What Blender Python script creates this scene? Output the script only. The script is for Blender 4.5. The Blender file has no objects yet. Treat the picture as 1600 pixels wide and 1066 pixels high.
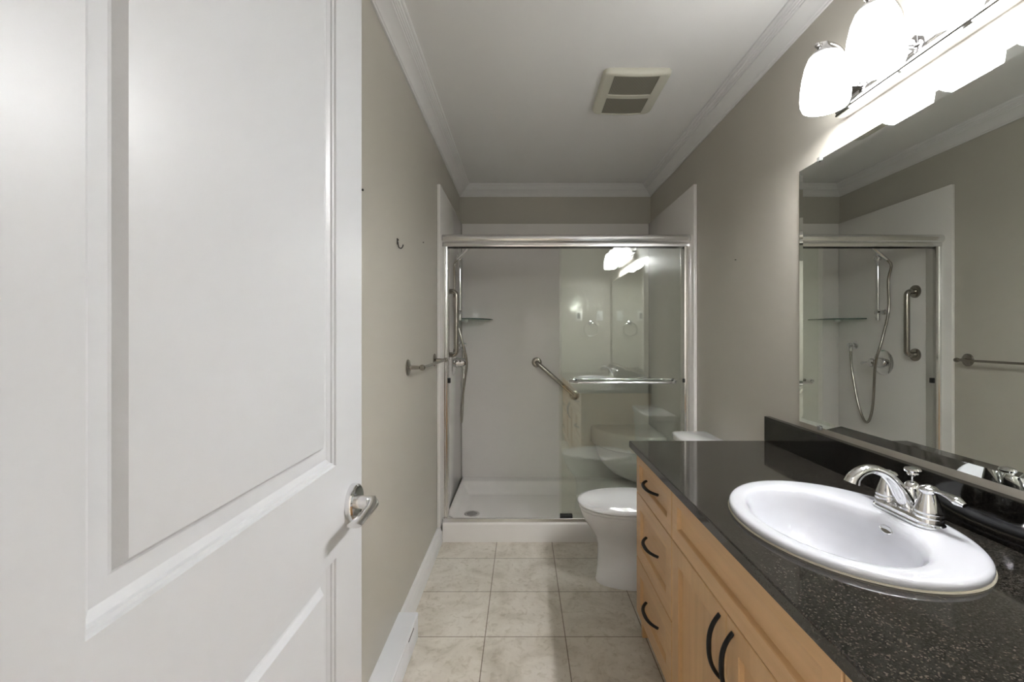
import bpy, bmesh, math, random
from mathutils import Vector, Matrix
random.seed(7)
S = bpy.context.scene
COL = S.collection
PI = math.pi

# ------------------------------------------------------------------ camera
CAM_Z = 1.232
cd = bpy.data.cameras.new('camera')
cam = bpy.data.objects.new('camera', cd); COL.objects.link(cam)
cam.location = (0, 0, CAM_Z); cam.rotation_euler = (PI/2, 0, 0)
cd.lens = 16.0; cd.sensor_width = 36.0
cd.shift_x = -16.5/1600; cd.shift_y = -10.0/1600
cd.clip_start = 0.02
S.camera = cam

# ------------------------------------------------------------------ world and exposure
w = bpy.data.worlds.new('world'); S.world = w; w.use_nodes = True
w.node_tree.nodes['Background'].inputs[0].default_value = (0.9, 0.92, 1.0, 1)
w.node_tree.nodes['Background'].inputs[1].default_value = 0.3
vs = S.view_settings
vs.view_transform = 'Standard'; vs.look = 'None'; vs.gamma = 1.0
vs.exposure = 1.52
vs.use_curve_mapping = False
SHADE_GLOW = 4.0      # emission of each frosted glass shade
BULB_W = 3.5           # bulb inside each shade (W)
HALL_FILL_GLOW = 44.0        # added fill dome, unseen in the hallway behind the doorway

# ------------------------------------------------------------------ room measures (metres)
XL, XR = -0.5015, 1.0215
YF, YB = 0.20, 3.632
ZC = 2.413

# ------------------------------------------------------------------ materials
def mat(name, color=(.8, .8, .8), rough=.5, metal=0.0, coat=0.0, spec=.5, bump=None, vary=None):
    m = bpy.data.materials.new(name); m.use_nodes = True
    nt = m.node_tree; b = nt.nodes['Principled BSDF']
    b.inputs['Base Color'].default_value = (*color, 1)
    b.inputs['Roughness'].default_value = rough
    b.inputs['Metallic'].default_value = metal
    b.inputs['Coat Weight'].default_value = coat
    b.inputs['Coat Roughness'].default_value = .04
    b.inputs['Specular IOR Level'].default_value = spec
    if bump or vary:
        tc = nt.nodes.new('ShaderNodeTexCoord')
    if bump:
        n = nt.nodes.new('ShaderNodeTexNoise'); n.inputs['Scale'].default_value = bump[0]; n.inputs['Detail'].default_value = 4
        bp = nt.nodes.new('ShaderNodeBump'); bp.inputs['Strength'].default_value = bump[1]; bp.inputs['Distance'].default_value = .002
        nt.links.new(tc.outputs['Object'], n.inputs['Vector'])
        nt.links.new(n.outputs['Fac'], bp.inputs['Height']); nt.links.new(bp.outputs['Normal'], b.inputs['Normal'])
    if vary:
        n = nt.nodes.new('ShaderNodeTexNoise'); n.inputs['Scale'].default_value = vary[0]; n.inputs['Detail'].default_value = 3
        r = nt.nodes.new('ShaderNodeValToRGB')
        k = vary[1]
        r.color_ramp.elements[0].color = (*[c*(1-k) for c in color], 1); r.color_ramp.elements[0].position = .3
        r.color_ramp.elements[1].color = (*[min(1, c*(1+k)) for c in color], 1); r.color_ramp.elements[1].position = .7
        nt.links.new(tc.outputs['Object'], n.inputs['Vector']); nt.links.new(n.outputs['Fac'], r.inputs[0])
        nt.links.new(r.outputs[0], b.inputs['Base Color'])
    return m

M = {}
M['paint'] = mat('taupe wall paint', (.50, .47, .41), .38, bump=(260, .06), vary=(1.2, .015))
M['ceiling'] = mat('white ceiling paint', (.88, .87, .86), .6, bump=(300, .05))
M['trim'] = mat('white trim paint', (.80, .79, .78), .35)
M['door'] = mat('white door paint', (.64, .645, .665), .32, bump=(420, .03))
M['acrylic'] = mat('white shower acrylic', (.85, .82, .79), .14, coat=.3, vary=(1.5, .01))
M['porcelain'] = mat('white porcelain', (.82, .82, .835), .08, coat=.5)
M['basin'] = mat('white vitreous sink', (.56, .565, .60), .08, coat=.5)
M['chrome'] = mat('polished chrome', (.78, .78, .79), .05, 1.0)
M['satin'] = mat('satin aluminium', (.80, .79, .78), .20, 1.0)
M['nickel'] = mat('brushed nickel', (.40, .375, .335), .22, 1.0)
M['fixture'] = mat('brushed fixture metal', (.62, .61, .61), .07, 1.0)
M['black'] = mat('black metal', (.008, .0075, .0075), .42, spec=.3)
M['rubber'] = mat('black rubber', (.01, .01, .01), .6)
M['cream'] = mat('cream plastic', (.66, .64, .55), .4)
M['heater'] = mat('white enamel', (.80, .81, .84), .35)
M['plate'] = mat('white switch plastic', (.8, .8, .78), .35)
M['screw'] = mat('dark screw steel', (.05, .045, .04), .4, .6)
M['hall'] = mat('hall paint', (.78, .76, .73), .5)
M['caulk'] = mat('cream caulk', (.60, .55, .45), .5)
M['clip'] = mat('grey clear plastic', (.22, .22, .21), .15)
M['slot'] = mat('dark slot', (.02, .02, .02), .6)

def granite(k=1.0):
    m = mat('polished black granite', (.02, .02, .02), .07, spec=.55)
    nt = m.node_tree; b = nt.nodes['Principled BSDF']; L = nt.links
    tc = nt.nodes.new('ShaderNodeTexCoord')
    v = nt.nodes.new('ShaderNodeTexVoronoi'); v.inputs['Scale'].default_value = 430
    L.new(tc.outputs['Object'], v.inputs['Vector'])
    r = nt.nodes.new('ShaderNodeValToRGB'); e = r.color_ramp.elements
    e[0].position = 0.0; e[0].color = (.004, .004, .004, 1)
    e[1].position = .35; e[1].color = (.012, .011, .010, 1)
    for p, c in ((.50, (.034, .028, .022, 1)), (.62, (.010, .010, .009, 1)), (.76, (.026, .023, .020, 1)), (.88, (.045, .039, .032, 1)), (1.0, (.068, .059, .049, 1))):
        q = e.new(p); q.color = c
    sep = nt.nodes.new('ShaderNodeSeparateColor'); L.new(v.outputs['Color'], sep.inputs[0])
    L.new(sep.outputs[0], r.inputs[0])
    n = nt.nodes.new('ShaderNodeTexNoise'); n.inputs['Scale'].default_value = 30; n.inputs['Detail'].default_value = 3
    L.new(tc.outputs['Object'], n.inputs['Vector'])
    r2 = nt.nodes.new('ShaderNodeValToRGB'); r2.color_ramp.elements[0].position = .35; r2.color_ramp.elements[1].position = .65
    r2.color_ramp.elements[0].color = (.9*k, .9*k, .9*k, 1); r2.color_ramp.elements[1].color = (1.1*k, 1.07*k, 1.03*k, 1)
    L.new(n.outputs['Fac'], r2.inputs[0])
    mx = nt.nodes.new('ShaderNodeMix'); mx.data_type = 'RGBA'; mx.blend_type = 'MULTIPLY'; mx.inputs[0].default_value = 1
    L.new(r.outputs[0], mx.inputs[6]); L.new(r2.outputs[0], mx.inputs[7])
    L.new(mx.outputs[2], b.inputs['Base Color'])
    return m
M['granite'] = granite()
M['granite_shaded'] = granite(.3)  # same granite for the backsplash, its weaker light put into a darker colour

def wood(name, grain_axis):
    m = mat(name, (.56, .36, .20), .36, coat=.15)
    nt = m.node_tree; b = nt.nodes['Principled BSDF']; L = nt.links
    tc = nt.nodes.new('ShaderNodeTexCoord'); mp = nt.nodes.new('ShaderNodeMapping')
    sc = [26, 26, 26]; sc[grain_axis] = 1.6
    mp.inputs['Scale'].default_value = sc
    L.new(tc.outputs['Object'], mp.inputs[0])
    n = nt.nodes.new('ShaderNodeTexNoise'); n.inputs['Scale'].default_value = 1.0; n.inputs['Detail'].default_value = 6; n.inputs['Roughness'].default_value = .6
    L.new(mp.outputs[0], n.inputs['Vector'])
    r = nt.nodes.new('ShaderNodeValToRGB'); e = r.color_ramp.elements
    e[0].position = .25; e[0].color = (.56, .335, .16, 1); e[1].position = .75; e[1].color = (.70, .445, .225, 1)
    L.new(n.outputs['Fac'], r.inputs[0]); L.new(r.outputs[0], b.inputs['Base Color'])
    return m
M['wood_v'] = wood('maple vertical grain', 2)
M['wood_h'] = wood('maple horizontal grain', 1)

def tiles():
    m = mat('beige stone tile', (.6, .56, .48), .30, spec=.4)
    nt = m.node_tree; b = nt.nodes['Principled BSDF']; L = nt.links
    tc = nt.nodes.new('ShaderNodeTexCoord'); mp = nt.nodes.new('ShaderNodeMapping')
    mp.inputs['Location'].default_value = (.153, -1.855 + .0, 0)
    L.new(tc.outputs['Object'], mp.inputs[0])
    n = nt.nodes.new('ShaderNodeTexNoise'); n.inputs['Scale'].default_value = 5; n.inputs['Detail'].default_value = 8; n.inputs['Roughness'].default_value = .62; n.inputs['Distortion'].default_value = .8
    L.new(tc.outputs['Object'], n.inputs['Vector'])
    r = nt.nodes.new('ShaderNodeValToRGB'); e = r.color_ramp.elements
    e[0].position = .32; e[0].color = (.54, .49, .41, 1); e[1].position = .62; e[1].color = (.76, .715, .64, 1)
    q = e.new(.48); q.color = (.68, .63, .55, 1)
    L.new(n.outputs['Fac'], r.inputs[0])
    n2 = nt.nodes.new('ShaderNodeTexNoise'); n2.inputs['Scale'].default_value = 34; n2.inputs['Detail'].default_value = 4; n2.inputs['Distortion'].default_value = 1.2
    L.new(tc.outputs['Object'], n2.inputs['Vector'])
    r2 = nt.nodes.new('ShaderNodeValToRGB'); r2.color_ramp.elements[0].position = .30; r2.color_ramp.elements[0].color = (.82, .80, .76, 1)
    r2.color_ramp.elements[1].position = .48; r2.color_ramp.elements[1].color = (1, 1, 1, 1)
    L.new(n2.outputs['Fac'], r2.inputs[0])
    mx = nt.nodes.new('ShaderNodeMix'); mx.data_type = 'RGBA'; mx.blend_type = 'MULTIPLY'; mx.inputs[0].default_value = 1
    L.new(r.outputs[0], mx.inputs[6]); L.new(r2.outputs[0], mx.inputs[7])
    br = nt.nodes.new('ShaderNodeTexBrick'); br.offset = 0; br.squash = 1
    br.inputs['Scale'].default_value = 1; br.inputs['Brick Width'].default_value = .327; br.inputs['Row Height'].default_value = .325
    br.inputs['Mortar Size'].default_value = .0022; br.inputs['Mortar Smooth'].default_value = .1
    br.inputs['Color1'].default_value = (.96, .96, .96, 1); br.inputs['Color2'].default_value = (1.04, 1.03, 1.02, 1); br.inputs['Mortar'].default_value = (.38, .34, .29, 1)
    L.new(mp.outputs[0], br.inputs['Vector'])
    m2 = nt.nodes.new('ShaderNodeMix'); m2.data_type = 'RGBA'; m2.blend_type = 'MULTIPLY'; m2.inputs[0].default_value = 1
    L.new(mx.outputs[2], m2.inputs[6]); L.new(br.outputs['Color'], m2.inputs[7])
    L.new(m2.outputs[2], b.inputs['Base Color'])
    bp = nt.nodes.new('ShaderNodeBump'); bp.invert = True; bp.inputs['Strength'].default_value = .5; bp.inputs['Distance'].default_value = .002
    L.new(br.outputs['Fac'], bp.inputs['Height']); L.new(bp.outputs[0], b.inputs['Normal'])
    return m
M['tile'] = tiles()

def glass(name, tint, rough=0.0, f0=.045, extra=0.0):
    m = bpy.data.materials.new(name); m.use_nodes = True
    nt = m.node_tree; nt.nodes.clear(); L = nt.links
    out = nt.nodes.new('ShaderNodeOutputMaterial')
    t = nt.nodes.new('ShaderNodeBsdfTransparent'); t.inputs[0].default_value = (*tint, 1)
    g = nt.nodes.new('ShaderNodeBsdfGlossy'); g.inputs['Roughness'].default_value = rough; g.inputs['Color'].default_value = (1, 1, 1, 1)
    lw = nt.nodes.new('ShaderNodeLayerWeight'); lw.inputs['Blend'].default_value = .5
    p = nt.nodes.new('ShaderNodeMath'); p.operation = 'POWER'; p.inputs[1].default_value = 5
    L.new(lw.outputs['Facing'], p.inputs[0])
    k = nt.nodes.new('ShaderNodeMath'); k.operation = 'MULTIPLY_ADD'; k.inputs[1].default_value = 1-f0; k.inputs[2].default_value = f0
    L.new(p.outputs[0], k.inputs[0])
    mx = nt.nodes.new('ShaderNodeMixShader')
    L.new(k.outputs[0], mx.inputs[0]); L.new(t.outputs[0], mx.inputs[1]); L.new(g.outputs[0], mx.inputs[2])
    L.new(mx.outputs[0], out.inputs[0])
    return m
M['glass'] = glass('clear shower glass', (.965, .978, .958), f0=.088)
M['shelf_glass'] = glass('shelf glass', (.80, .90, .84), f0=.06)
M['glass_edge'] = mat('green glass edge', (.05, .10, .07), .15)
M['mirror'] = mat('mirror silver', (.80, .825, .79), .0, 1.0)

def glow(name, col, strength):
    m = bpy.data.materials.new(name); m.use_nodes = True
    nt = m.node_tree; b = nt.nodes['Principled BSDF']
    b.inputs['Base Color'].default_value = (.9, .9, .9, 1); b.inputs['Roughness'].default_value = .3
    b.inputs['Emission Color'].default_value = (*col, 1); b.inputs['Emission Strength'].default_value = strength
    return m
M['shade'] = glow('lit frosted glass', (.975, .99, 1.0), SHADE_GLOW)
M['dome'] = glow('lit fill dome glass', (1.0, .985, .96), HALL_FILL_GLOW)

def mesh_pattern():
    m = mat('fine louvre mesh', (.10, .095, .075), .6)
    nt = m.node_tree; b = nt.nodes['Principled BSDF']; L = nt.links
    tc = nt.nodes.new('ShaderNodeTexCoord')
    wv = nt.nodes.new('ShaderNodeTexWave'); wv.bands_direction = 'X'; wv.inputs['Scale'].default_value = 45
    L.new(tc.outputs['Object'], wv.inputs['Vector'])
    r = nt.nodes.new('ShaderNodeValToRGB'); e = r.color_ramp.elements
    e[0].position = .45; e[0].color = (.15, .14, .11, 1); e[1].position = .75; e[1].color = (.36, .34, .28, 1)
    L.new(wv.outputs['Fac'], r.inputs[0]); L.new(r.outputs[0], b.inputs['Base Color'])
    return m
M['mesh'] = mesh_pattern()

# ------------------------------------------------------------------ mesh helpers
def T(parent):
    return parent.matrix_world.translation.copy() if parent else Vector((0, 0, 0))

def world_loc(o):
    v = Vector((0, 0, 0))
    while o is not None:
        v += o.location; o = o.parent
    return v

def obj(name, bm, material, parent=None, angle=35, origin=None):
    """links a bmesh given in world coordinates as one mesh object"""
    bmesh.ops.remove_doubles(bm, verts=bm.verts, dist=1e-6)
    bmesh.ops.recalc_face_normals(bm, faces=bm.faces)
    base = world_loc(parent) if parent else Vector((0, 0, 0))
    o0 = Vector(origin) if origin is not None else base
    bmesh.ops.translate(bm, verts=bm.verts, vec=-o0)
    me = bpy.data.meshes.new(name); bm.to_mesh(me); bm.free()
    mats = material if isinstance(material, (list, tuple)) else [material]
    for x in mats: me.materials.append(x)
    for p in me.polygons: p.use_smooth = True
    me.set_sharp_from_angle(angle=math.radians(angle))
    o = bpy.data.objects.new(name, me); COL.objects.link(o)
    if parent: o.parent = parent
    o.location = o0 - base
    return o

def thing(name, label, cat, loc=(0, 0, 0), group=None):
    o = bpy.data.objects.new(name, None); COL.objects.link(o)
    o.empty_display_size = .05; o.location = loc
    o['label'] = label; o['category'] = cat
    if group: o['group'] = group
    return o

def tag(o, label, cat, group=None):
    o['label'] = label; o['category'] = cat
    if group: o['group'] = group
    return o

def struct(name, bm, m, label=None, parent=None, angle=35):
    o = obj(name, bm, m, parent, angle)
    o['kind'] = 'structure'
    if label: o['label'] = label
    return o

def B(): return bmesh.new()

def box(bm, x0, x1, y0, y1, z0, z1, bev=0.0, seg=2):
    vs_ = [bm.verts.new((x, y, z)) for x in (x0, x1) for y in (y0, y1) for z in (z0, z1)]
    f = [(0, 1, 3, 2), (4, 6, 7, 5), (0, 4, 5, 1), (2, 3, 7, 6), (0, 2, 6, 4), (1, 5, 7, 3)]
    fs = [bm.faces.new([vs_[i] for i in q]) for q in f]
    if bev > 0:
        es = list({e for fc in fs for e in fc.edges})
        bmesh.ops.bevel(bm, geom=es, offset=bev, segments=seg, profile=.5, affect='EDGES')
    return bm

def loft(bm, rings, cap0=True, cap1=True, closed=True):
    R = [[bm.verts.new(p) for p in ring] for ring in rings]
    n = len(R[0])
    for a, b in zip(R, R[1:]):
        for i in range(n if closed else n-1):
            j = (i+1) % n
            bm.faces.new((a[i], a[j], b[j], b[i]))
    if cap0: bm.faces.new(list(reversed(R[0])))
    if cap1: bm.faces.new(R[-1])
    return R

def basis(d):
    d = Vector(d).normalized()
    up = Vector((0, 0, 1)) if abs(d.z) < .9 else Vector((1, 0, 0))
    u = d.cross(up).normalized(); v = u.cross(d).normalized()
    return d, u, v

def lathe(bm, prof, center=(0, 0, 0), axis=(0, 0, 1), seg=32, caps=(True, True)):
    """prof: (radius, distance along axis)"""
    d, u, v = basis(axis); c = Vector(center)
    rings = []
    for r, t in prof:
        r = max(r, 1e-4)
        rings.append([c + d*t + (u*math.cos(2*PI*i/seg) + v*math.sin(2*PI*i/seg))*r for i in range(seg)])
    loft(bm, rings, caps[0], caps[1])
    return bm

def smooth_path(pts, n=8):
    """Catmull-Rom through points"""
    P = [Vector(p) for p in pts]
    P = [P[0]*2-P[1]] + P + [P[-1]*2-P[-2]]
    out = []
    for i in range(1, len(P)-2):
        for k in range(n):
            t = k/n
            a, b, c, d = P[i-1], P[i], P[i+1], P[i+2]
            out.append(.5*((2*b)+(c-a)*t+(2*a-5*b+4*c-d)*t*t+(3*b-a-3*c+d)*t**3))
    out.append(P[-2])
    return out

def tube(bm, pts, rad, seg=14, caps=True, flat=None, up=None):
    """rad: number or per-point list; flat: (su, sv) scale of the section"""
    P = [Vector(p) for p in pts]; n = len(P)
    if not isinstance(rad, (list, tuple)): rad = [rad]*n
    t0 = (P[1]-P[0]).normalized()
    if up is not None:
        u = Vector(up); u = (u - t0*u.dot(t0)).normalized()
    else:
        _, u, _v = basis(t0)
    rings = []
    for i in range(n):
        t = (P[min(i+1, n-1)] - P[max(i-1, 0)]).normalized()
        u = (u - t*u.dot(t)).normalized(); v = t.cross(u)
        su, sv = (1, 1) if flat is None else (flat[i] if isinstance(flat[0], (list, tuple)) else flat)
        rings.append([P[i] + (u*math.cos(2*PI*k/seg)*su + v*math.sin(2*PI*k/seg)*sv)*rad[i] for k in range(seg)])
    loft(bm, rings, caps, caps)
    return bm

def lerp_list(a, n):
    """resample list a to n values"""
    out = []
    for i in range(n):
        t = i*(len(a)-1)/(n-1); k = min(int(t), len(a)-2)
        out.append(a[k]+(a[k+1]-a[k])*(t-k))
    return out

def sphere(bm, c, r, seg=16, sc=(1, 1, 1)):
    mt = Matrix.Translation(c) @ Matrix.Diagonal((r*sc[0], r*sc[1], r*sc[2], 1))
    bmesh.ops.create_uvsphere(bm, u_segments=seg, v_segments=max(6, seg//2), radius=1, matrix=mt)
    return bm

def plate_with_holes(bm, outer, holes, z):
    """flat face at height z with holes; returns (outer verts, hole vert lists)"""
    es = []; rings = []
    for loop in [outer]+holes:
        v = [bm.verts.new((p[0], p[1], z)) for p in loop]; rings.append(v)
        for i in range(len(v)):
            es.append(bm.edges.new((v[i], v[(i+1) % len(v)])))
    bmesh.ops.triangle_fill(bm, use_beauty=True, use_dissolve=False, edges=es, normal=(0, 0, 1))
    return rings

def bridge(bm, a, b):
    n = len(a)
    for i in range(n):
        j = (i+1) % n
        bm.faces.new((a[i], a[j], b[j], b[i]))

# ================================================================== SETTING
bm = B(); box(bm, XL-.12, XR+.12, -1.5, YB+.12, -.05, 0); struct('floor', bm, M['tile'], 'beige stone tile floor laid in a square grid')
bm = B(); box(bm, XL-.9, XR+.6, -1.62, YB+.12, ZC, ZC+.08); struct('ceiling', bm, M['ceiling'], 'flat white ceiling')
bm = B(); box(bm, XL-.12, XL, YF, YB, 0, ZC); struct('wall_left', bm, M['paint'], 'taupe wall on the left')
bm = B(); box(bm, XR, XR+.12, YF-.12, YB, 0, ZC); struct('wall_right', bm, M['paint'], 'taupe wall on the right behind the mirror')
bm = B(); box(bm, XL-.12, XR+.12, YB, YB+.12, 0, ZC); struct('wall_back', bm, M['paint'], 'taupe wall behind the shower')
bm = B()
box(bm, XL-.12, -.352, YF-.12, YF, 0, ZC); box(bm, .375, XR, YF-.12, YF, 0, ZC); box(bm, -.352, .375, YF-.12, YF, 2.05, ZC)
struct('wall_front', bm, M['paint'], 'taupe wall around the doorway')
# the hallway the door opens from
bm = B(); box(bm, XL-.9, XL-.78, -1.62, YF-.12, 0, ZC); box(bm, XR+.48, XR+.6, -1.62, YF-.12, 0, ZC); box(bm, XL-.9, XR+.6, -1.62, -1.5, 0, ZC)
box(bm, XL-.78, XL-.12, YF-.14, YF-.12, 0, ZC); box(bm, XR+.12, XR+.48, YF-.14, YF-.12, 0, ZC)
struct('wall_hallway', bm, M['hall'], 'pale hallway wall beyond the doorway')
bm = B(); box(bm, XL-.78, XL-.12, -1.5, YF-.14, -.05, 0); box(bm, XR+.12, XR+.48, -1.5, YF-.14, -.05, 0); struct('floor_hallway', bm, M['tile'], 'hallway floor')

# crown moulding: profile (distance from wall, height below ceiling)
CR = [(0, .082), (.007, .082), (.009, .076), (.013, .074), (.015, .068), (.024, .058), (.034, .048), (.045, .040), (.052, .037), (.053, .031),
      (.058, .030), (.059, .025), (.064, .024), (.065, .019), (.071, .017), (.073, .011), (.079, .010), (.083, .006), (.083, 0), (0, 0)]
def crown(name, kind, label):
    bm = B()
    if kind == 'L': r = [[(XL+d, y, ZC-h) for d, h in CR] for y in (YF,)] + [[(XL+d, YB-d, ZC-h) for d, h in CR]]
    if kind == 'R': r = [[(XR-d, YF, ZC-h) for d, h in CR], [(XR-d, YB-d, ZC-h) for d, h in CR]]
    if kind == 'B': r = [[(XL+d, YB-d, ZC-h) for d, h in CR], [(XR-d, YB-d, ZC-h) for d, h in CR]]
    loft(bm, r); struct(name, bm, M['trim'], label, angle=25)
crown('trim_1', 'L', 'white crown moulding along the left wall')
crown('trim_2', 'R', 'white crown moulding along the right wall')
crown('trim_3', 'B', 'white crown moulding above the shower')
# baseboards: (thickness, height)
BP = [(0, 0), (.026, 0), (.026, .060), (.023, .068), (.020, .072), (.018, .082), (.012, .092), (.006, .095), (0, .095)]
bm = B(); loft(bm, [[(XL+d, y, h) for d, h in BP] for y in (1.852, 2.698)]); struct('baseboard_left', bm, M['trim'], 'white baseboard along the left wall', angle=25)
bm = B(); loft(bm, [[(XR-d, y, h) for d, h in BP] for y in (1.885, 2.698)]); struct('baseboard_right', bm, M['trim'], 'white baseboard behind the toilet', angle=25)

# ------------------------------------------------------------------ door leaf
DX = -.313; DY0, DY1 = .205, .885; DZ0, DZ1 = .012, 2.03
def door():
    bm = B()
    y0, y1 = .3257, .7645
    panels = [(y0, y1, 1.012, 1.90), (y0, y1, .20, .857)]
    # (inset, depth) of the moulding
    prof = [(0, 0), (.0015, .0035), (.005, .0045), (.0065, .0075), (.0115, .0100), (.014, .0115), (.031, .0125), (.0335, .0115), (.040, .0035), (.043, .0030)]
    def rect(p, ins, dep):
        a, b, c, d = p
        return [(DX-dep, a+ins, c+ins), (DX-dep, b-ins, c+ins), (DX-dep, b-ins, d-ins), (DX-dep, a+ins, d-ins)]
    for p in panels:
        loft(bm, [rect(p, i, d) for i, d in prof], cap0=False, cap1=True)
    # flat stiles and rails around the panels
    ys = [DY0, y0, y1, DY1]; zs = [DZ0, .20, .857, 1.012, 1.90, DZ1]
    for i in range(3):
        for k in range(5):
            if i == 1 and k in (1, 3): continue
            bm.faces.new([bm.verts.new((DX, a, b)) for a, b in ((ys[i], zs[k]), (ys[i+1], zs[k]), (ys[i+1], zs[k+1]), (ys[i], zs[k+1]))])
    XB = DX-.035
    def quad(*p): bm.faces.new([bm.verts.new(q) for q in p])
    quad((XB, DY0, DZ0), (XB, DY1, DZ0), (XB, DY1, DZ1), (XB, DY0, DZ1))
    quad((XB, DY1, DZ0), (DX, DY1, DZ0), (DX, DY1, DZ1), (XB, DY1, DZ1))
    quad((XB, DY0, DZ0), (DX, DY0, DZ0), (DX, DY0, DZ1), (XB, DY0, DZ1))
    quad((XB, DY0, DZ0), (XB, DY1, DZ0), (DX, DY1, DZ0), (DX, DY0, DZ0))
    quad((XB, DY0, DZ1), (XB, DY1, DZ1), (DX, DY1, DZ1), (DX, DY0, DZ1))
    d = struct('door_1', bm, M['door'], 'white two-panel door standing open on the left', angle=18)
    d['category'] = 'door'
    # handle
    hy, hz = .832, .926
    bm = B(); lathe(bm, [(.033, 0), (.0335, .004), (.032, .010), (.029, .0125), (.012, .013)], (DX, hy, hz), (1, 0, 0), 40)
    obj('handle_rose', bm, M['chrome'], d)['label'] = 'round chrome rose'
    bm = B(); lathe(bm, [(.0125, .011), (.0115, .02), (.011, .042)], (DX, hy, hz), (1, 0, 0), 24)
    pts = smooth_path([(DX+.026, hy, hz), (DX+.036, hy-.002, hz+.001), (DX+.043, hy-.012, hz+.001), (DX+.045, hy-.036, hz), (DX+.0435, hy-.068, hz-.001), (DX+.042, hy-.100, hz-.002)], 8)
    n = len(pts)
    tube(bm, pts, lerp_list([.0095, .0105, .0110, .0110, .0115, .0125], n), 20, flat=[[a, b] for a, b in zip(lerp_list([1, 1, .80, .52, .38, .30], n), lerp_list([1, 1, 1, .95, .95, 1], n))], up=(0, 0, 1))
    obj('lever_handle', bm, M['satin'], d)['label'] = 'satin lever curving towards the hinges'
door()

# ================================================================== BASEBOARD HEATER
t = thing('baseboard_heater', 'long white baseboard heater on the floor along the left wall', 'heater', (XL+.038, 1.40, 0))
HX = -.424
bm = B(); box(bm, XL+.0005, HX-.012, .955, 1.845, 0.0, .090, .002); obj('body', bm, M['heater'], t)
bm = B(); loft(bm, [[(XL+.0005, y, .088), (XL+.0005, y, .104), (HX-.003, y, .104), (HX, y, .101), (HX, y, .090), (HX-.003, y, .088)] for y in (.95, 1.849)]); obj('top_cover', bm, M['heater'], t)
bm = B(); loft(bm, [[(HX-.011, y, .006), (HX-.001, y, .006), (HX, y, .010), (HX, y, .076), (HX-.004, y, .083), (HX-.011, y, .083)] for y in (.95, 1.70)]); obj('front_cover', bm, M['heater'], t)
bm = B(); box(bm, XL+.02, HX-.0005, 1.702, 1.849, .002, .087, .002); obj('end_cover', bm, M['heater'], t)
bm = B(); box(bm, HX-.006, HX+.0003, 1.70, 1.775, .0835, .0885); obj('slot', bm, M['slot'], t)['label'] = 'dark gap under the cover'

# ================================================================== SHOWER
SX0, SX1 = XL+.020, XR-.020      # inner faces of the side panels
SY0 = 2.662; SYB = YB-.020
t = thing('shower_surround', 'glossy white acrylic wall surround lining the shower alcove', 'shower surround', ((XL+XR)/2, YB, .10))
bm = B(); box(bm, SX0, SX1, SYB, YB-.0005, .085, 2.113, .003); obj('back_panel', bm, M['acrylic'], t)
bm = B(); box(bm, XL+.0005, SX0, SY0, YB-.0005, .100, 2.113, .003); obj('side_panel', bm, M['acrylic'], t)
bm = B(); box(bm, SX1, XR-.0005, SY0, YB-.0005, .100, 2.113, .003); obj('side_panel', bm, M['acrylic'], t)
# corner seat, moulded with the surround
bm = B()
def quarter(r, z, n=28, p=2.35, inset=0.0):
    out = []
    for i in range(n+1):
        a = PI/2*i/n
        c, s = math.cos(a)**(2/p) if i < n else 0.0, math.sin(a)**(2/p) if i > 0 else 0.0
        out.append((SX1-.0005-r*c, SYB-.0005-r*s, z))
    out.append((SX1-.0005, SYB-.0005, z))
    return out
loft(bm, [quarter(r, z) for r, z in [(.20, .11), (.26, .14), (.33, .18), (.385, .24), (.415, .30), (.430, .36), (.436, .385), (.452, .389), (.460, .396), (.462, .42), (.462, .48), (.458, .505), (.450, .516), (.438, .5195), (.2, .5195)]])
seat = obj('corner_seat', bm, M['acrylic'], t, angle=30); seat['label'] = 'rounded moulded corner seat'

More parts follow.
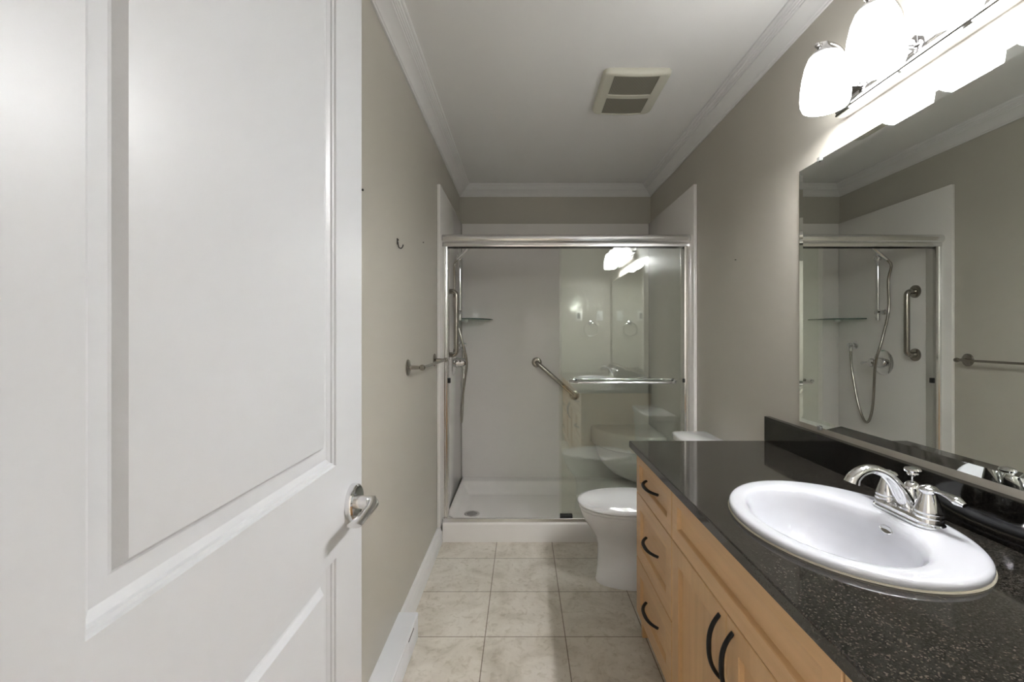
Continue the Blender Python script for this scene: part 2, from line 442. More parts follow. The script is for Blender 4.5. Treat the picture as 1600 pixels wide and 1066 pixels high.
# pan
def pan():
    PX0, PX1, PY0, PY1 = XL+.027, XR-.027, 2.70, SYB-.001
    def ss(t): t = max(0, min(1, t)); return t*t*(3-2*t)
    def h(x, y):
        f = .034 + .004*math.hypot(x+.338, y-3.04)
        rim = .098
        e = min(ss((x-PX0-.012)/.075), ss((PX1-.012-x)/.075), ss((PY1-.085-y)/.13))
        z = f + (rim-f)*(1-e)
        zf = .1125
        e2 = ss((y-2.772)/.10)
        z = z + (zf-z)*(1-e2)
        if y < 2.712: z = .1125-.012+math.sqrt(max(0, .012**2-(2.712-y)**2))
        return z
    nx = 90
    ysamp = [PY0+.012*(1-math.cos(PI/2*i/6)) for i in range(7)] + [2.73+.01*i for i in range(5)]
    y = 2.776
    while y < PY1-.005: ysamp.append(y); y += .012
    ysamp.append(PY1); ysamp = sorted(set(round(v, 5) for v in ysamp))
    bm = B()
    G = [[bm.verts.new((PX0+(PX1-PX0)*i/nx, yy, h(PX0+(PX1-PX0)*i/nx, yy))) for i in range(nx+1)] for yy in ysamp]
    for a, b in zip(G, G[1:]):
        for i in range(nx): bm.faces.new((a[i], a[i+1], b[i+1], b[i]))
    # skirt
    loop = G[0] + [r[-1] for r in G[1:]] + list(reversed(G[-1][:-1])) + [r[0] for r in reversed(G[1:-1])]
    low = [bm.verts.new((v.co.x, v.co.y, 0.0)) for v in loop]
    bridge(bm, loop, low)
    bm.faces.new(low)
    t = thing('shower_pan', 'low white shower pan with a raised threshold on the tile floor', 'shower pan', ((PX0+PX1)/2, 3.15, 0))
    obj('basin', bm, M['acrylic'], t, angle=40)
    zd = h(-.338, 3.04)
    bm = B(); lathe(bm, [(.050, -.003), (.052, .001), (.050, .003), (.044, .0035), (.043, .0025), (.001, .0025)], (-.338, 3.04, zd), seg=36)
    dr = obj('drain', bm, M['satin'], t); dr['label'] = 'round metal drain grate'
    bm = B()
    for i in range(-4, 5):
        for k in range(-4, 5):
            x, y = i*.0085+(k % 2)*.004, k*.0085
            if math.hypot(x, y) < .038: lathe(bm, [(.003, 0), (.003, .0004)], (-.338+x, 3.04+y, zd+.0024), seg=8)
    obj('grate_holes', bm, M['slot'], dr)
pan()

# sliding glass enclosure
t = thing('shower_enclosure', 'chrome-framed sliding glass shower door standing on the threshold', 'shower door', ((XL+XR)/2, 2.75, .1125))
EX0, EX1 = SX0+.001, SX1-.001
bm = B()
hp = [(2.722, 1.760), (2.720, 1.772), (2.722, 1.780), (2.715, 1.784), (2.706, 1.792), (2.702, 1.802), (2.703, 1.814), (2.709, 1.824), (2.719, 1.830), (2.735, 1.833), (2.80, 1.833), (2.80, 1.760), (2.792, 1.760), (2.792, 1.80), (2.73, 1.80), (2.73, 1.760)]
loft(bm, [[(x, y, z) for y, z in hp] for x in (EX0, EX1)]); obj('header', bm, M['satin'], t, angle=25)['label'] = 'rounded chrome top rail'
bm = B()
bp_ = [(2.714, .1128), (2.714, .132), (2.717, .135), (2.724, .135), (2.727, .118), (2.766, .118), (2.772, .1128)]
loft(bm, [[(x, y, z) for y, z in bp_] for x in (EX0, EX1)]); obj('bottom_track', bm, M['satin'], t)
for sx, a in ((1, EX0), (-1, EX1)):
    bm = B()
    jp = [(0, 2.725), (.012, 2.722), (.018, 2.726), (.022, 2.724), (.030, 2.727), (.033, 2.733), (.033, 2.755), (.030, 2.757), (.030, 2.797), (0, 2.797)]
    loft(bm, [[(a+sx*d, y, z) for d, y in jp] for z in (.1355, 1.760)]); obj('jamb', bm, M['satin'], t)
def panel(x0, x1, y, bar_side, bx0, bx1, zb, off):
    bm = B(); box(bm, x0, x1, y, y+.006, .124, 1.790, .0006, 1)
    g = obj('glass_panel', bm, M['glass'], t)
    bm = B()
    yb = y if bar_side < 0 else y+.006
    s = bar_side
    pts = smooth_path([(bx0, yb+s*.003, zb+.003), (bx0+.006, yb+s*.016, zb+.002), (bx0+.030, yb+s*(off*.8), zb), (bx0+.07, yb+s*off, zb), ((bx0+bx1)/2, yb+s*off, zb),
                       (bx1-.07, yb+s*off, zb), (bx1-.030, yb+s*(off*.8), zb), (bx1-.006, yb+s*.016, zb+.002), (bx1, yb+s*.003, zb+.003)], 6)
    tube(bm, pts, .0085, 14)
    for bx in (bx0, bx1):
        lathe(bm, [(.011, 0), (.012, .003), (.009, .006)], (bx, yb, zb+.003), (0, s, 0), 18)
    obj('towel_bar', bm, M['chrome'], g)['label'] = 'chrome handle rail'
    return g
gA = panel(.220, EX1-.036, 2.738, -1, .288, .918, .949, .055); gA['label'] = 'outer sliding glass panel'
gB = panel(.236, EX1-.040, 2.757, 1, .318, .915, .953, .075); gB['label'] = 'inner sliding glass panel'
bm = B(); box(bm, .226, .300, 2.7305, 2.7375, .1185, .150, .001); box(bm, .226, .300, 2.7445, 2.7565, .1185, .150, .001); obj('panel_guide', bm, M['rubber'], t)['label'] = 'black plastic bottom guide'
bm = B(); box(bm, EX0+.026, EX0+.046, 2.737, 2.757, .940, .970, .002); obj('bumper', bm, M['rubber'], t)['label'] = 'black rubber bumper'
bm = B(); box(bm, EX1-.040, EX1-.028, 2.722, 2.7365, .945, .968, .002); obj('bumper', bm, M['rubber'], t)['label'] = 'black rubber bumper'

# grab bars
def grab_bar(label, p0, p1, nrm, off, rb, rf, loc):
    t = thing('grab_bar', label, 'grab bar', loc)
    n = Vector(nrm); a, b = Vector(p0), Vector(p1); d = (b-a).normalized()
    pts = [a+n*.004, a+n*(off*.45)] + [a + n*(off - .025*(1-math.sin(q))) + d*(.025*(1-math.cos(q))) for q in [PI/2*i/6 for i in range(7)]]
    pts += [b + n*(off - .025*(1-math.sin(q))) - d*(.025*(1-math.cos(q))) for q in [PI/2*i/6 for i in range(6, -1, -1)]] + [b+n*(off*.45), b+n*.004]
    bm = B(); tube(bm, pts, rb, 18); obj('bar', bm, M['nickel'], t)
    for e in (a, b):
        e = e + n*.0006
        bm = B(); lathe(bm, [(rf, 0), (rf, .004), (rf*.96, .009), (rf*.85, .012), (rb*1.2, .0125)], e, nrm, 32); obj('flange', bm, M['nickel'], t)
    return t
yb_ = SYB
def bw(px, py, y):   # plain pinhole arithmetic, used for points on the back panel
    return ((px-816.5)*y/711, y, CAM_Z+(523-py)*y/711)
grab_bar('slanted brushed grab bar on the back wall of the shower', (.112, yb_, 1.012), (.412, yb_, .752), (0, -1, 0), .055, .0165, .040, (.26, yb_, .88))
grab_bar('upright brushed grab bar on the left side wall of the shower', (SX0, 2.905, 1.507), (SX0, 2.905, 1.103), (1, 0, 0), .057, .0165, .041, (SX0, 2.905, 1.30))

# slide rail, hand shower, outlet, valve, shelf
t = thing('shower_slide_rail', 'chrome slide rail on the left shower wall carrying the hand shower', 'shower rail', (SX0, 3.155, 1.33))
RX, RY = SX0+.047, 3.155
bm = B(); tube(bm, [(RX, RY, 1.330), (RX, RY, 1.905)], .0115, 18); obj('rail', bm, M['chrome'], t)
for z in (1.388, 1.880):
    bm = B(); lathe(bm, [(.020, 0), (.020, .006), (.013, .010), (.012, .034), (.017, .038), (.018, .060), (.015, .062)], (SX0, RY, z), (1, 0, 0), 22)
    obj('bracket', bm, M['chrome'], t)
bm = B(); lathe(bm, [(.019, -.020), (.021, -.016), (.021, .016), (.019, .020)], (RX, RY, 1.765), (0, 0, 1), 22)
lathe(bm, [(.014, 0), (.015, .026), (.016, .034), (.012, .036)], (RX, RY, 1.765), (.25, -.95, .15), 20)
lathe(bm, [(.011, 0), (.012, .034), (.009, .038)], (RX, RY, 1.765), (-.2, .95, 0), 18)
obj('holder', bm, M['chrome'], t)
t = thing('hand_shower', 'chrome hand shower hung in the slide rail with its looping metal hose', 'shower head', (RX, RY-.045, 1.765))
hb = Vector((RX+.002, RY-.064, 1.756)); hd = Vector((.115, .025, .115)).normalized()
bm = B(); tube(bm, [hb+hd*v for v in (-.02, 0, .05, .11, .155)], [.010, .012, .0125, .013, .014], 18); obj('handle', bm, M['chrome'], t)
hc = hb+hd*.168; fd = Vector((.45, .25, -.85)).normalized()
bm = B(); lathe(bm, [(.012, -.030), (.030, -.022), (.044, -.006), (.046, .006), (.043, .010), (.002, .011)], hc, fd, 28); obj('head', bm, M['chrome'], t)
hs = hb-hd*.02
bm = B(); tube(bm, smooth_path([hs, hs+Vector((-.016, -.012, -.045)), (SX0+.018, 3.10, 1.60), (SX0+.016, 3.10, 1.40), (SX0+.068, 3.09, 1.20), (SX0+.100, 3.105, 1.05), (SX0+.080, 3.145, .90), (SX0+.055, 3.19, .74),
     (SX0+.047, 3.225, .64), (SX0+.044, 3.262, .603), (SX0+.042, 3.300, .628), (SX0+.042, 3.345, .72), (SX0+.042, 3.39, .88), (SX0+.040, 3.418, 1.00), (SX0+.038, 3.428, 1.109)], 8), .0085, 12)
obj('hose', bm, M['nickel'], t)['label'] = 'flexible metal hose'
t = thing('hose_outlet', 'small chrome wall elbow feeding the shower hose', 'water outlet', (SX0, 3.43, 1.152))
bm = B(); lathe(bm, [(.030, 0), (.030, .005), (.016, .010), (.015, .032), (.019, .040), (.015, .058), (.001, .062)], (SX0, 3.43, 1.152), (1, 0, 0), 22); obj('flange', bm, M['chrome'], t)
bm = B(); lathe(bm, [(.012, 0), (.012, .018), (.0155, .020), (.0155, .036), (.011, .038)], (SX0+.038, 3.428, 1.150), (0, 0, -1), 18); obj('nipple', bm, M['chrome'], t)
t = thing('shower_valve', 'round chrome shower valve with a lever on the left shower wall', 'shower valve', (SX0, 3.165, 1.037))
bm = B(); lathe(bm, [(.088, 0), (.088, .003), (.082, .008), (.066, .012), (.040, .014), (.038, .016)], (SX0, 3.165, 1.037), (1, 0, 0), 40); obj('escutcheon', bm, M['chrome'], t)
bm = B(); lathe(bm, [(.034, .012), (.034, .034), (.032, .040), (.031, .050), (.030, .086), (.024, .096), (.002, .098)], (SX0, 3.165, 1.037), (1, 0, 0), 30)
tube(bm, smooth_path([(SX0+.072, 3.180, 1.037), (SX0+.080, 3.200, 1.036), (SX0+.084, 3.225, 1.034), (SX0+.086, 3.255, 1.030)], 6), lerp_list([.010, .008, .007, .0085], 19), 14)
obj('lever', bm, M['chrome'], t)
t = thing('corner_shelf', 'clear glass corner shelf with green edge in the shower', 'shelf', (SX0, SYB, 1.345))
bm = B()
RS = .245
ring = [(SX0+.0015, SYB-.0015)] + [(SX0+.0015+RS*math.cos(-PI/2*i/24), SYB-.0015+(RS+.05)*math.sin(-PI/2*i/24)) for i in range(25)]
loft(bm, [[(x, y, 1.345) for x, y in ring], [(x, y, 1.353) for x, y in ring]], True, True)
o = obj('shelf_glass', bm, [M['shelf_glass'], M['glass_edge']], t)
for p in o.data.polygons:
    if abs(p.normal.z) < .5: p.material_index = 1
bm = B(); lathe(bm, [(.002, -.022), (.014, -.016), (.018, -.001), (.018, 0)], (SX0+.035, SYB-.035, 1.345), seg=18)
box(bm, SX0+.001, SX0+.036, SYB-.036, SYB-.001, 1.330, 1.3445, .003)
obj('shelf_bracket', bm, M['plate'], t)

# ================================================================== LEFT WALL SMALL THINGS
t = thing('towel_bar', 'brushed nickel towel bar on the taupe left wall', 'towel bar', (XL, 2.29, 1.088))
BZ = 1.088
for y in (1.985, 2.585):
    bm = B(); lathe(bm, [(.036, 0), (.036, .003), (.033, .006), (.025, .008), (.015, .012)], (XL, y, BZ), (1, 0, 0), 32); obj('flange', bm, M['nickel'], t)
    bm = B(); lathe(bm, [(.0125, .008), (.0095, .018), (.0085, .040), (.0075, .052), (.011, .056), (.0135, .064), (.011, .073), (.004, .077), (.001, .0775)], (XL, y, BZ), (1, 0, 0), 24); obj('post', bm, M['nickel'], t)
bm = B(); tube(bm, [(XL+.064, 1.975, BZ), (XL+.064, 2.595, BZ)], .0065, 16); obj('bar', bm, M['nickel'], t)
t = thing('wall_hook', 'small dark robe hook screwed to the left wall', 'hook', (XL, 1.82, 1.60))
bm = B(); box(bm, XL, XL+.003, 1.813, 1.827, 1.592, 1.617, .001); lathe(bm, [(.004, .003), (.003, .006)], (XL, 1.82, 1.611), (1, 0, 0), 10); obj('back_plate', bm, M['screw'], t)
bm = B(); tube(bm, smooth_path([(XL+.003, 1.82, 1.603), (XL+.005, 1.82, 1.588), (XL+.008, 1.82, 1.580), (XL+.016, 1.82, 1.577), (XL+.022, 1.82, 1.584), (XL+.024, 1.82, 1.592)], 6), .0022, 10); obj('prong', bm, M['screw'], t)
def screw(label, y, z, x, s, r=.0035, l=.006):
    bm = B(); lathe(bm, [(r*.45, 0), (r*.45, l*.6), (r, l*.65), (r, l*.85), (r*.6, l)], (x, y, z), (s, 0, 0), 12)
    tag(obj('screw', bm, M['screw'], origin=(x, y, z)), label, 'screw')
screw('dark screw left in the wall beside the shower surround', 2.286, 1.695, XL, 1)
screw('dark screw high on the left wall near the door edge', 1.402, 1.678, XL, 1, .004, .012)
bm = B(); lathe(bm, [(.002, 0), (.002, .004), (.003, .005), (.002, .006)], (XR, 2.177, 1.59), (-1, 0, 0), 10)
tag(obj('nail', bm, M['screw'], origin=(XR, 2.177, 1.59)), 'tiny nail in the right wall between mirror and shower', 'nail')

# ================================================================== TOILET
def toilet():
    yc = 2.290
    t = thing('toilet', 'white porcelain toilet with closed lid between vanity and shower', 'toilet', (XR-.35, yc, 0))
    def egg(uf, ub, hw, z, n=48, p=2.1, uc=None):
        if uc is None: uc = ub+(uf-ub)*.46
        out = []
        for i in range(n):
            a = 2*PI*i/n; c, s = math.cos(a), math.sin(a)
            cc = math.copysign(abs(c)**(2/p), c); sn = math.copysign(abs(s)**(2/p), s)
            u = uc+(uf-uc)*cc if c >= 0 else uc+(uc-ub)*cc
            out.append((XR-u, yc+hw*sn, z))
        return out
    bm = B()
    rings = [egg(.655, .16, .112, 0), egg(.657, .16, .113, .012), egg(.652, .165, .106, .03), egg(.646, .17, .100, .08), egg(.644, .17, .099, .14),
             egg(.645, .17, .103, .19), egg(.656, .17, .118, .225), egg(.678, .17, .139, .26), egg(.704, .17, .158, .295), egg(.724, .17, .170, .33), egg(.732, .17, .174, .355), egg(.732, .17, .174, .366), egg(.726, .175, .168, .370)]
    loft(bm, rings); bowl = obj('bowl', bm, M['porcelain'], t, angle=60)
    bm = B(); box(bm, XR-.20, XR-.02, yc-.11, yc+.11, .05, .368, .02, 3); obj('pedestal_back', bm, M['porcelain'], t)
    bm = B(); loft(bm, [egg(.738, .27, .180, .372), egg(.741, .27, .183, .376), egg(.741, .27, .183, .382), egg(.738, .27, .180, .385)]); obj('seat', bm, M['porcelain'], t, angle=50)
    bm = B(); loft(bm, [egg(.741, .265, .184, .3875), egg(.745, .265, .188, .391), egg(.745, .265, .188, .398), egg(.741, .268, .184, .403), egg(.72, .28, .168, .4065), egg(.60, .36, .08, .4085)]); obj('lid', bm, M['porcelain'], t, angle=50)
    for s in (-1, 1):
        bm = B(); box(bm, XR-.285, XR-.245, yc+s*.07-.018, yc+s*.07+.018, .368, .400, .006); obj('hinge', bm, M['porcelain'], t)
    def rr(u0, u1, hw, z, bow=.0, n=10):
        pts = []
        r = .03
        for k in range(n+1):
            q = -1+2*k/n; pts.append((XR-(u1+bow*(1-q*q)), yc+q*(hw-.012), z))
        pts.append((XR-(u1-.012), yc+hw, z)); pts.append((XR-u0-.02, yc+hw, z)); pts.append((XR-u0, yc+hw-.02, z))
        pts.append((XR-u0, yc-hw+.02, z)); pts.append((XR-u0-.02, yc-hw, z)); pts.append((XR-(u1-.012), yc-hw, z))
        return pts
    bm = B(); loft(bm, [rr(.012, .165, .195, .37, .008), rr(.010, .18, .205, .42, .010), rr(.008, .188, .215, .660, .012)]); obj('tank', bm, M['porcelain'], t)
    bm = B(); loft(bm, [rr(.006, .190, .220, .660, .012), rr(.004, .198, .226, .664, .012), rr(.004, .200, .228, .688, .012), rr(.006, .197, .225, .696, .012), rr(.014, .188, .216, .700, .012)]); obj('tank_lid', bm, M['porcelain'], t, angle=50)
    bm = B(); lathe(bm, [(.012, 0), (.012, .008), (.006, .012)], (XR-.196, yc-.15, .61), (-1, 0, 0), 16); tube(bm, [(XR-.207, yc-.15, .61), (XR-.212, yc-.12, .607), (XR-.212, yc-.08, .602)], [.006, .0055, .007], 12); obj('flush_lever', bm, M['chrome'], t)
toilet()

# ================================================================== VANITY
VX = .467; CT = .794; VY0, VY1 = YF+.004, 1.866
t = thing('vanity_cabinet', 'maple vanity cabinet with black arched pulls under the granite top', 'cabinet', (.75, 1.04, 0))
bm = B()
xb = VX+.020
box(bm, xb, XR-.001, VY1-.018, VY1, .0, .765); box(bm, xb, XR-.001, VY0, VY0+.018, .0, .765)
box(bm, xb, XR-.001, VY0+.018, VY1-.018, .085, .100); box(bm, XR-.010, XR-.001, VY0+.018, VY1-.018, .10, .765)
for a, b in ((VY1-.045, VY1-.018), (1.410, 1.440), (.648, .678), (VY0+.018, VY0+.045)):
    box(bm, xb, xb+.018, a, b, .10, .765)
box(bm, xb, xb+.018, VY0+.045, VY1-.045, .745, .765); box(bm, xb, xb+.018, VY0+.045, VY1-.045, .575, .610)
box(bm, xb, xb+.018, 1.44, VY1-.045, .315, .345); box(bm, xb, xb+.018, VY0+.045, .648, .315, .345)
obj('carcass', bm, M['wood_v'], t)
bm = B(); box(bm, xb+.055, xb+.070, VY0+.018, VY1-.018, 0, .0845); obj('toe_kick', bm, M['wood_h'], t)
def shaker(name, y0, y1, z0, z1, m, fr=.056):
    bm = B()
    def rc(ins, x): return [(x, y0+ins, z0+ins), (x, y1-ins, z0+ins), (x, y1-ins, z1-ins), (x, y0+ins, z1-ins)]
    loft(bm, [rc(0, xb-.001), rc(0, VX+.002), rc(.002, VX), rc(fr, VX), rc(fr+.002, VX+.002), rc(fr+.005, VX+.0115), rc(fr+.007, VX+.012)])
    return obj(name, bm, m, t, angle=20)
def pull(parent, c, along, L=.150, bow=.026):
    """arched bar pull; c = centre on the front face, along = 'y' or 'z'"""
    bm = B(); pts = []; n = 24
    for i in range(n+1):
        q = -1+2*i/n
        x = VX - bow*(1-abs(q)**2.6) - .001*0
        if along == 'y': pts.append((x, c[0]+q*L/2, c[1]))
        else: pts.append((x, c[0], c[1]+q*L/2))
    tube(bm, pts, [.0058+.0012*(1-abs(-1+2*i/n)) for i in range(n+1)], 12, flat=(1.0, .8))
    obj('pull', bm, M['black'], parent)['label'] = 'black arched pull'
g = .0021
for y0, y1 in ((1.4255, VY1), (VY0, .6625)):
    for z0, z1, fr in ((.5945, .757, .045), (.3315, .5915, .056), (.102, .3285, .056)):
        d = shaker('drawer', y0+g, y1-g, z0, z1, M['wood_h'], fr)
        pull(d, ((y0+y1)/2, (z0+z1)/2+.002), 'y')
shaker('false_front', .6655, 1.4225, .5945, .757, M['wood_h'], .045)
dl = shaker('cabinet_door', 1.0455, 1.4225, .102, .5915, M['wood_v']); pull(dl, (1.078, .495), 'z')
dr = shaker('cabinet_door', .6655, 1.0425, .102, .5915, M['wood_v']); pull(dr, (1.010, .495), 'z')

# countertop with sink cut-out, and backsplash
SC = (.725, 1.043)
def ell(a, b, cx=SC[0], cy=SC[1], n=72, p=2.0):
    out = []
    for i in range(n):
        q = 2*PI*i/n; c, s = math.cos(q), math.sin(q)
        out.append((cx+b*math.copysign(abs(c)**(2/p), c), cy+a*math.copysign(abs(s)**(2/p), s)))
    return out
t = thing('countertop', 'polished black granite countertop on the maple vanity', 'countertop', (.73, 1.04, CT-.028))
bm = B()
def rect(i, x0=.440, x1=XR-.0005, y0=YF+.001, y1=1.880): return [(x0+i, y0+i), (x1-i, y0+i), (x1-i, y1-i), (x0+i, y1-i)]
hole = ell(.255, .198)
R1 = plate_with_holes(bm, rect(.003), [hole], CT)
lo = [[bm.verts.new((x, y, z)) for x, y in rect(i)] for i, z in ((.001, CT-.001), (0, CT-.003), (0, CT-.025), (.002, CT-.027))]
bridge(bm, R1[0], lo[0]); bridge(bm, lo[0], lo[1]); bridge(bm, lo[1], lo[2]); bridge(bm, lo[2], lo[3])
R2 = plate_with_holes(bm, rect(.003), [hole], CT-.028)
bridge(bm, lo[3], R2[0]); bridge(bm, R1[1], R2[1])
obj('slab', bm, M['granite'], t, angle=12)
bm = B(); box(bm, .998, XR-.0005, YF+.001, 1.880, CT+.0003, .895, .0015, 2); obj('backsplash', bm, M['granite_shaded'], t, angle=12)['label'] = 'upstand along the wall'

# sink
t = thing('sink', 'white oval drop-in sink set in the black countertop', 'sink', (SC[0], SC[1], CT))
bm = B()
RZ = .8125
prof = [(.246, .189, .725, .786), (.252, .195, .725, .788), (.254, .197, .725, CT+.0008), (.272, .216, .725, CT+.0008), (.2755, .2195, .725, CT+.005), (.2755, .2195, .725, CT+.010), (.2735, .2175, .725, CT+.0145), (.269, .213, .725, RZ-.0005), (.262, .206, .7245, RZ),
        (.240, .183, .714, RZ-.0005), (.222, .160, .7005, RZ-.002), (.215, .151, .696, RZ-.005), (.209, .145, .694, RZ-.012), (.203, .140, .694, RZ-.025), (.195, .135, .695, RZ-.05), (.180, .126, .698, RZ-.08), (.155, .110, .702, RZ-.110), (.115, .085, .706, RZ-.130), (.07, .055, .708, RZ-.139), (.024, .024, .709, RZ-.143)]
loft(bm, [[(x, y, z) for x, y in ell(a, b, cx)] for a, b, cx, z in prof], cap0=False, cap1=True)
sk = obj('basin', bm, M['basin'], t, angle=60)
bm = B(); loft(bm, [[(x, y, CT+.0004) for x, y in ell(.2775, .2215)], [(x, y, CT+.0035) for x, y in ell(.2765, .2205)], [(x, y, CT+.0035) for x, y in ell(.270, .214)], [(x, y, CT+.0004) for x, y in ell(.270, .214)]], False, False)
obj('caulk_line', bm, M['caulk'], t)['label'] = 'cream caulk around the rim'
bm = B(); lathe(bm, [(.024, -.002), (.024, .002), (.020, .003), (.018, -.001), (.001, -.001)], (.709, SC[1], RZ-.1425), seg=28); obj('drain', bm, M['chrome'], t)
# overflow: oval ring on the rear bowl wall
on = Vector((-.92, 0, .40)).normalized(); ox = Vector((.694+.1405, SC[1], RZ-.028))+on*.001
bm = B(); pts = [ox+Vector((0, 1, 0))*.017*math.cos(q)+Vector((0, 1, 0)).cross(on)*.0075*math.sin(q) for q in [2*PI*i/28 for i in range(28)]]
P = pts; rings = []
for i in range(28):
    tt = (P[(i+1) % 28]-P[i-1]).normalized(); u = on; v = tt.cross(u)
    rings.append([P[i]+u*.0016*math.cos(2*PI*k/8)+v*.0016*math.sin(2*PI*k/8) for k in range(8)])
rings.append(rings[0]); loft(bm, rings, False, False)
ov = obj('overflow', bm, M['chrome'], t); ov['label'] = 'oval overflow ring'
bm = B(); f = [bm.verts.new(ox+Vector((0, 1, 0))*.0155*math.cos(q)+Vector((0, 1, 0)).cross(on)*.006*math.sin(q)+on*.0002) for q in [2*PI*i/28 for i in range(28)]]; bm.faces.new(f)
obj('overflow_opening', bm, M['nickel'], ov)

# faucet
def faucet():
    fx, fy, z0 = .892, 1.055, RZ
    t = thing('faucet', 'chrome two-handle faucet on the rear deck of the sink', 'faucet', (fx, fy, z0))
    def stad(hl, hw, z, n=16):
        out = []
        for i in range(n+1):
            a = -PI/2+PI*i/n; out.append((fx+hw*math.sin(a), fy+hl-hw+hw*math.cos(a), z))
        for i in range(n+1):
            a = PI/2+PI*i/n; out.append((fx+hw*math.sin(a), fy-hl+hw+hw*math.cos(a), z))
        return out
    bm = B(); loft(bm, [stad(.083, .030, z0-.0005), stad(.084, .031, z0+.002), stad(.084, .031, z0+.005), stad(.081, .028, z0+.008), stad(.0805, .0275, z0+.018), stad(.079, .026, z0+.021), stad(.072, .019, z0+.022)])
    obj('base_plate', bm, M['chrome'], t)
    for s in (-1, 1):
        hy = fy+s*.055
        bm = B(); lathe(bm, [(.0265, .020), (.0270, .024), (.0255, .029), (.0262, .031), (.0250, .036), (.0200, .052), (.0155, .066), (.0140, .071)], (fx, hy, z0), seg=32)
        lathe(bm, [(.0125, .070), (.0160, .073), (.0185, .077), (.0190, .080), (.0170, .0835), (.0120, .0865), (.0075, .0875), (.0060, .0890), (.001, .0895)], (fx, hy, z0), seg=32)
        pts = smooth_path([(fx, hy+s*.010, z0+.080), (fx+.002, hy+s*.028, z0+.081), (fx+.004, hy+s*.045, z0+.079), (fx+.006, hy+s*.060, z0+.075), (fx+.008, hy+s*.074, z0+.071)], 6)
        tube(bm, pts, lerp_list([.0062, .0060, .0085, .0120, .0060], len(pts)), 14, flat=(1.0, .8), up=(1, 0, 0))
        obj('handle', bm, M['chrome'], t)
    # body and spout
    bm = B(); lathe(bm, [(.0265, .020), (.0265, .030), (.024, .036), (.022, .050), (.017, .066), (.012, .076), (.006, .080)], (fx+.010, fy, z0), seg=30); obj('body', bm, M['chrome'], t)
    pts = smooth_path([(fx+.004, fy, z0+.022), (fx-.012, fy, z0+.048), (fx-.032, fy, z0+.078), (fx-.056, fy, z0+.099), (fx-.084, fy, z0+.108), (fx-.108, fy, z0+.102), (fx-.124, fy, z0+.088), (fx-.129, fy, z0+.076)], 6)
    n = len(pts)
    bm = B(); tube(bm, pts, lerp_list([.022, .019, .016, .0145, .0135, .0135, .0145, .0165], n), 20, flat=[[a, b] for a, b in zip(lerp_list([1.05, 1.05, 1.0, 1.0, 1.0, 1.05, 1.05, 1.0], n), lerp_list([1.0, .9, .8, .72, .75, .85, .95, 1.0], n))], up=(0, 1, 0))
    obj('spout', bm, M['chrome'], t)
    bm = B(); tube(bm, [(fx+.012, fy, z0+.078), (fx+.012, fy, z0+.095)], .003, 10)
    lathe(bm, [(.004, .092), (.010, .094), (.0115, .097), (.0105, .1), (.0150, .102), (.0168, .106), (.0145, .110), (.006, .113), (.001, .1135)], (fx+.012, fy, z0), seg=24); obj('lift_knob', bm, M['chrome'], t)
faucet()

# ================================================================== MIRROR
t = thing('wall_mirror', 'large frameless mirror on the right wall above the black backsplash', 'mirror', (XR, 1.0, .904))
MY0, MY1, MZ0, MZ1 = .33, 1.672, .914, 1.831
bm = B()
def mr(i, x): return [(x, MY0+i, MZ0+i), (x, MY1-i, MZ0+i), (x, MY1-i, MZ1-i), (x, MY0+i, MZ1-i)]
loft(bm, [mr(0, XR-.0005), mr(0, XR-.0045), mr(.026, XR-.0072)])
obj('mirror_glass', bm, M['mirror'], t, angle=.5)
for y in (1.557, .72):
    for z, q in ((MZ0, -1), (MZ1, 1)):
        bm = B(); box(bm, XR-.0078, XR-.0005, y-.008, y+.008, *sorted((z-q*.003, z+q*.008)), .001); box(bm, XR-.0098, XR-.0073, y-.008, y+.008, *sorted((z-q*.006, z+q*.008)), .001)
        obj('clip', bm, M['clip'], t)['label'] = 'small clear mirror clip'

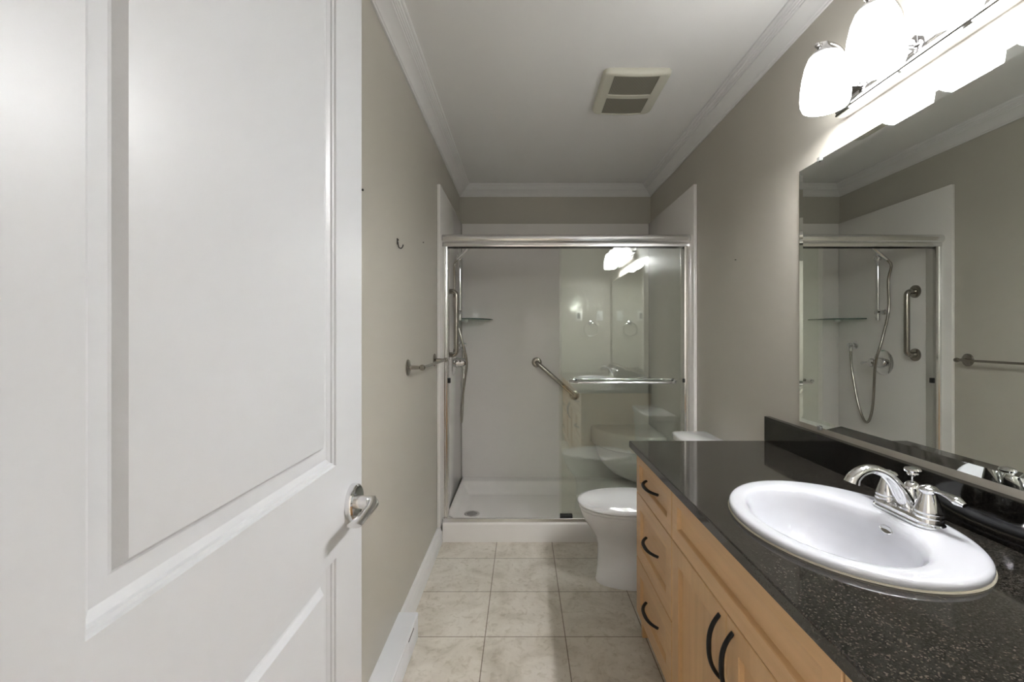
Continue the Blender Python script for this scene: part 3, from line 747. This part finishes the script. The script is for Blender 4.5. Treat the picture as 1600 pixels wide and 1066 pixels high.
# ================================================================== VANITY LIGHT
t = thing('vanity_light', 'four-shade bar light on the right wall above the mirror', 'wall light', (XR, 1.075, 1.96))
LY0, LY1 = .715, 1.432
fp = [(0, 1.9135), (.030, 1.9135), (.0365, 1.916), (.0375, 1.921), (.0345, 1.924), (.0375, 1.927), (.037, 1.931), (.034, 1.9335), (.0335, 1.937), (.030, 1.945), (.024, 1.954), (.0165, 1.9605), (.0155, 1.964), (.0125, 1.965), (.0115, 2.006), (.009, 2.009), (0, 2.009)]
bm = B(); loft(bm, [[(XR-.0005-d, y, z) for d, z in fp] for y in (LY0, LY1)]); obj('back_bar', bm, M['fixture'], t, angle=22)
LXS = .9075
for y in (1.366, 1.172, .978, .784):
    bm = B(); box(bm, XR-.036, XR-.012, y-.011, y+.011, 1.975, 1.997, .003); obj('arm_mount', bm, M['fixture'], t)
    bm = B(); pts = smooth_path([(XR-.034, y, 1.990), (XR-.041, y, 2.010), (XR-.044, y, 2.040), (XR-.052, y, 2.070), (XR-.070, y, 2.093), (XR-.092, y, 2.104), (LXS-.004, y, 2.106), (LXS-.020, y, 2.101)], 6)
    tube(bm, pts, .0062, 14); sphere(bm, (LXS-.022, y, 2.100), .0085); obj('arm', bm, M['fixture'], t)
    bm = B(); lathe(bm, [(.012, 2.107), (.014, 2.098), (.026, 2.086), (.037, 2.074), (.040, 2.068), (.036, 2.066)], (LXS, y, 0), seg=30); obj('socket_cap', bm, M['fixture'], t)
    bm = B(); prof = [(.034, 2.071), (.043, 2.064), (.0525, 2.040), (.0600, 2.005), (.0645, 1.968), (.0655, 1.945), (.0640, 1.928), (.0590, 1.9145), (.0550, 1.9135)]
    inner = [(r-.004, z) for r, z in reversed(prof[:-1])]
    lathe(bm, prof+[(.0545, 1.9155)]+inner[1:], (LXS, y, 0), seg=40, caps=(False, False)); obj('shade', bm, M['shade'], t, angle=60)['label'] = 'lit frosted glass shade'
    ld = bpy.data.lights.new('bulb', 'POINT'); ld.energy = BULB_W; ld.shadow_soft_size = .028; ld.color = (.975, .99, 1.0)
    lo_ = bpy.data.objects.new('bulb', ld); COL.objects.link(lo_); lo_.parent = t; lo_.location = Vector((LXS, y, 1.938))-t.location

# ================================================================== CEILING FAN
t = thing('exhaust_fan', 'cream exhaust fan cover with dark grilles on the ceiling', 'exhaust fan', (.515, 2.205, ZC))
FX0, FX1, FY0, FY1 = .362, .668, 2.012, 2.398
bm = B()
def fr_(i, z): return [(FX0+i, FY0+i), (FX1-i, FY0+i), (FX1-i, FY1-i), (FX0+i, FY1-i)]
def rrect(i, n=6, r=.03):
    x0, x1, y0, y1 = FX0+i, FX1-i, FY0+i, FY1-i; out = []
    for cx, cy, a0 in ((x1-r, y1-r, 0), (x0+r, y1-r, PI/2), (x0+r, y0+r, PI), (x1-r, y0+r, 3*PI/2)):
        out += [(cx+r*math.cos(a0+PI/2*k/n), cy+r*math.sin(a0+PI/2*k/n)) for k in range(n+1)]
    return out
def sag(x): return .007*(1-((x-(FX0+FX1)/2)/((FX1-FX0)/2))**2)
def sub(loop, k=8):
    out = []
    for a, b in zip(loop, loop[1:]+loop[:1]):
        m = k if abs(a[0]-b[0]) > .06 else 1
        out += [(a[0]+(b[0]-a[0])*q/m, a[1]+(b[1]-a[1])*q/m) for q in range(m)]
    return out
zf = ZC-.022
holes = [(FX0+.048, FX1-.052, 2.034, 2.196), (FX0+.048, FX1-.052, 2.224, 2.382)]
hl = [sub([(a, c), (b, c), (b, d), (a, d)]) for a, b, c, d in holes]
R0 = plate_with_holes(bm, sub(rrect(.012)), hl, zf)
prev = R0[0]
for i, z, f in ((.006, ZC-.0195, .9), (.002, ZC-.014, .6), (.000, ZC-.007, .2), (0, ZC-.0003, 0)):
    nr = [bm.verts.new((x, y, z-sag(x)*f)) for x, y in sub(rrect(i))]; bridge(bm, prev, nr); prev = nr
for rv in R0[1:]:
    up = [bm.verts.new((v.co.x, v.co.y, ZC-.008)) for v in rv]; bridge(bm, rv, up)
for rv in R0:
    for v in rv: v.co.z -= sag(v.co.x)
obj('cover', bm, M['cream'], t, angle=40)
for a, b, c, d in holes:
    bm = B(); n = 12
    loft(bm, [[(a-.001+(b-a+.002)*k/n, y, ZC-.017-sag(a+(b-a)*k/n)) for y in (c-.001, d+.001)] for k in range(n+1)], False, False, closed=False)
    obj('grille', bm, M['mesh'], t)['label'] = 'dark fine louvre grille'

# ================================================================== FRONT WALL (seen only in reflections)
def wall_plate(name, label, cat, x, z, slot):
    t = thing(name, label, cat, (x, YF, z))
    bm = B(); box(bm, x-.036, x+.036, YF, YF+.006, z-.058, z+.058, .002); obj('cover_plate', bm, M['plate'], t)
    bm = B(); box(bm, x-.016, x+.016, YF+.0055, YF+.009, z-.033, z+.033, .0015)
    obj('rocker', bm, M['slot'] if slot else M['plate'], t)
wall_plate('wall_outlet', 'white wall outlet with dark insert reflected in the shower glass', 'outlet', .655, 1.45, True)
wall_plate('light_switch', 'white light switch plate reflected in the shower glass above the towel ring', 'switch', .898, 1.45, False)
t = thing('towel_ring', 'chrome towel ring on the wall facing the shower', 'towel ring', (.786, YF, 1.37))
bm = B(); lathe(bm, [(.026, 0), (.026, .005), (.012, .010), (.010, .045), (.013, .050), (.001, .054)], (.786, YF, 1.37), (0, 1, 0), 24); obj('post', bm, M['chrome'], t)
bm = B(); tube(bm, [(.786+.078*math.sin(q), YF+.046, 1.292+.078*math.cos(q)) for q in [2*PI*i/40 for i in range(41)]], .0045, 10, caps=False); obj('ring', bm, M['chrome'], t)

# fill lamp added out of view beyond the doorway, shaped as a ceiling dome
t = thing('hallway_fill_light', 'added fill lamp in the hallway, a round frosted dome', 'fill light', (-.80, -.16, ZC))
bm = B(); lathe(bm, [(.165, -.030), (.165, 0)], (-.80, -.16, ZC), seg=40); obj('rim', bm, M['fixture'], t)
bm = B(); lathe(bm, [(.158, -.028), (.150, -.050), (.120, -.075), (.07, -.092), (.001, -.098)], (-.80, -.16, ZC), seg=40); obj('dome', bm, M['dome'], t)
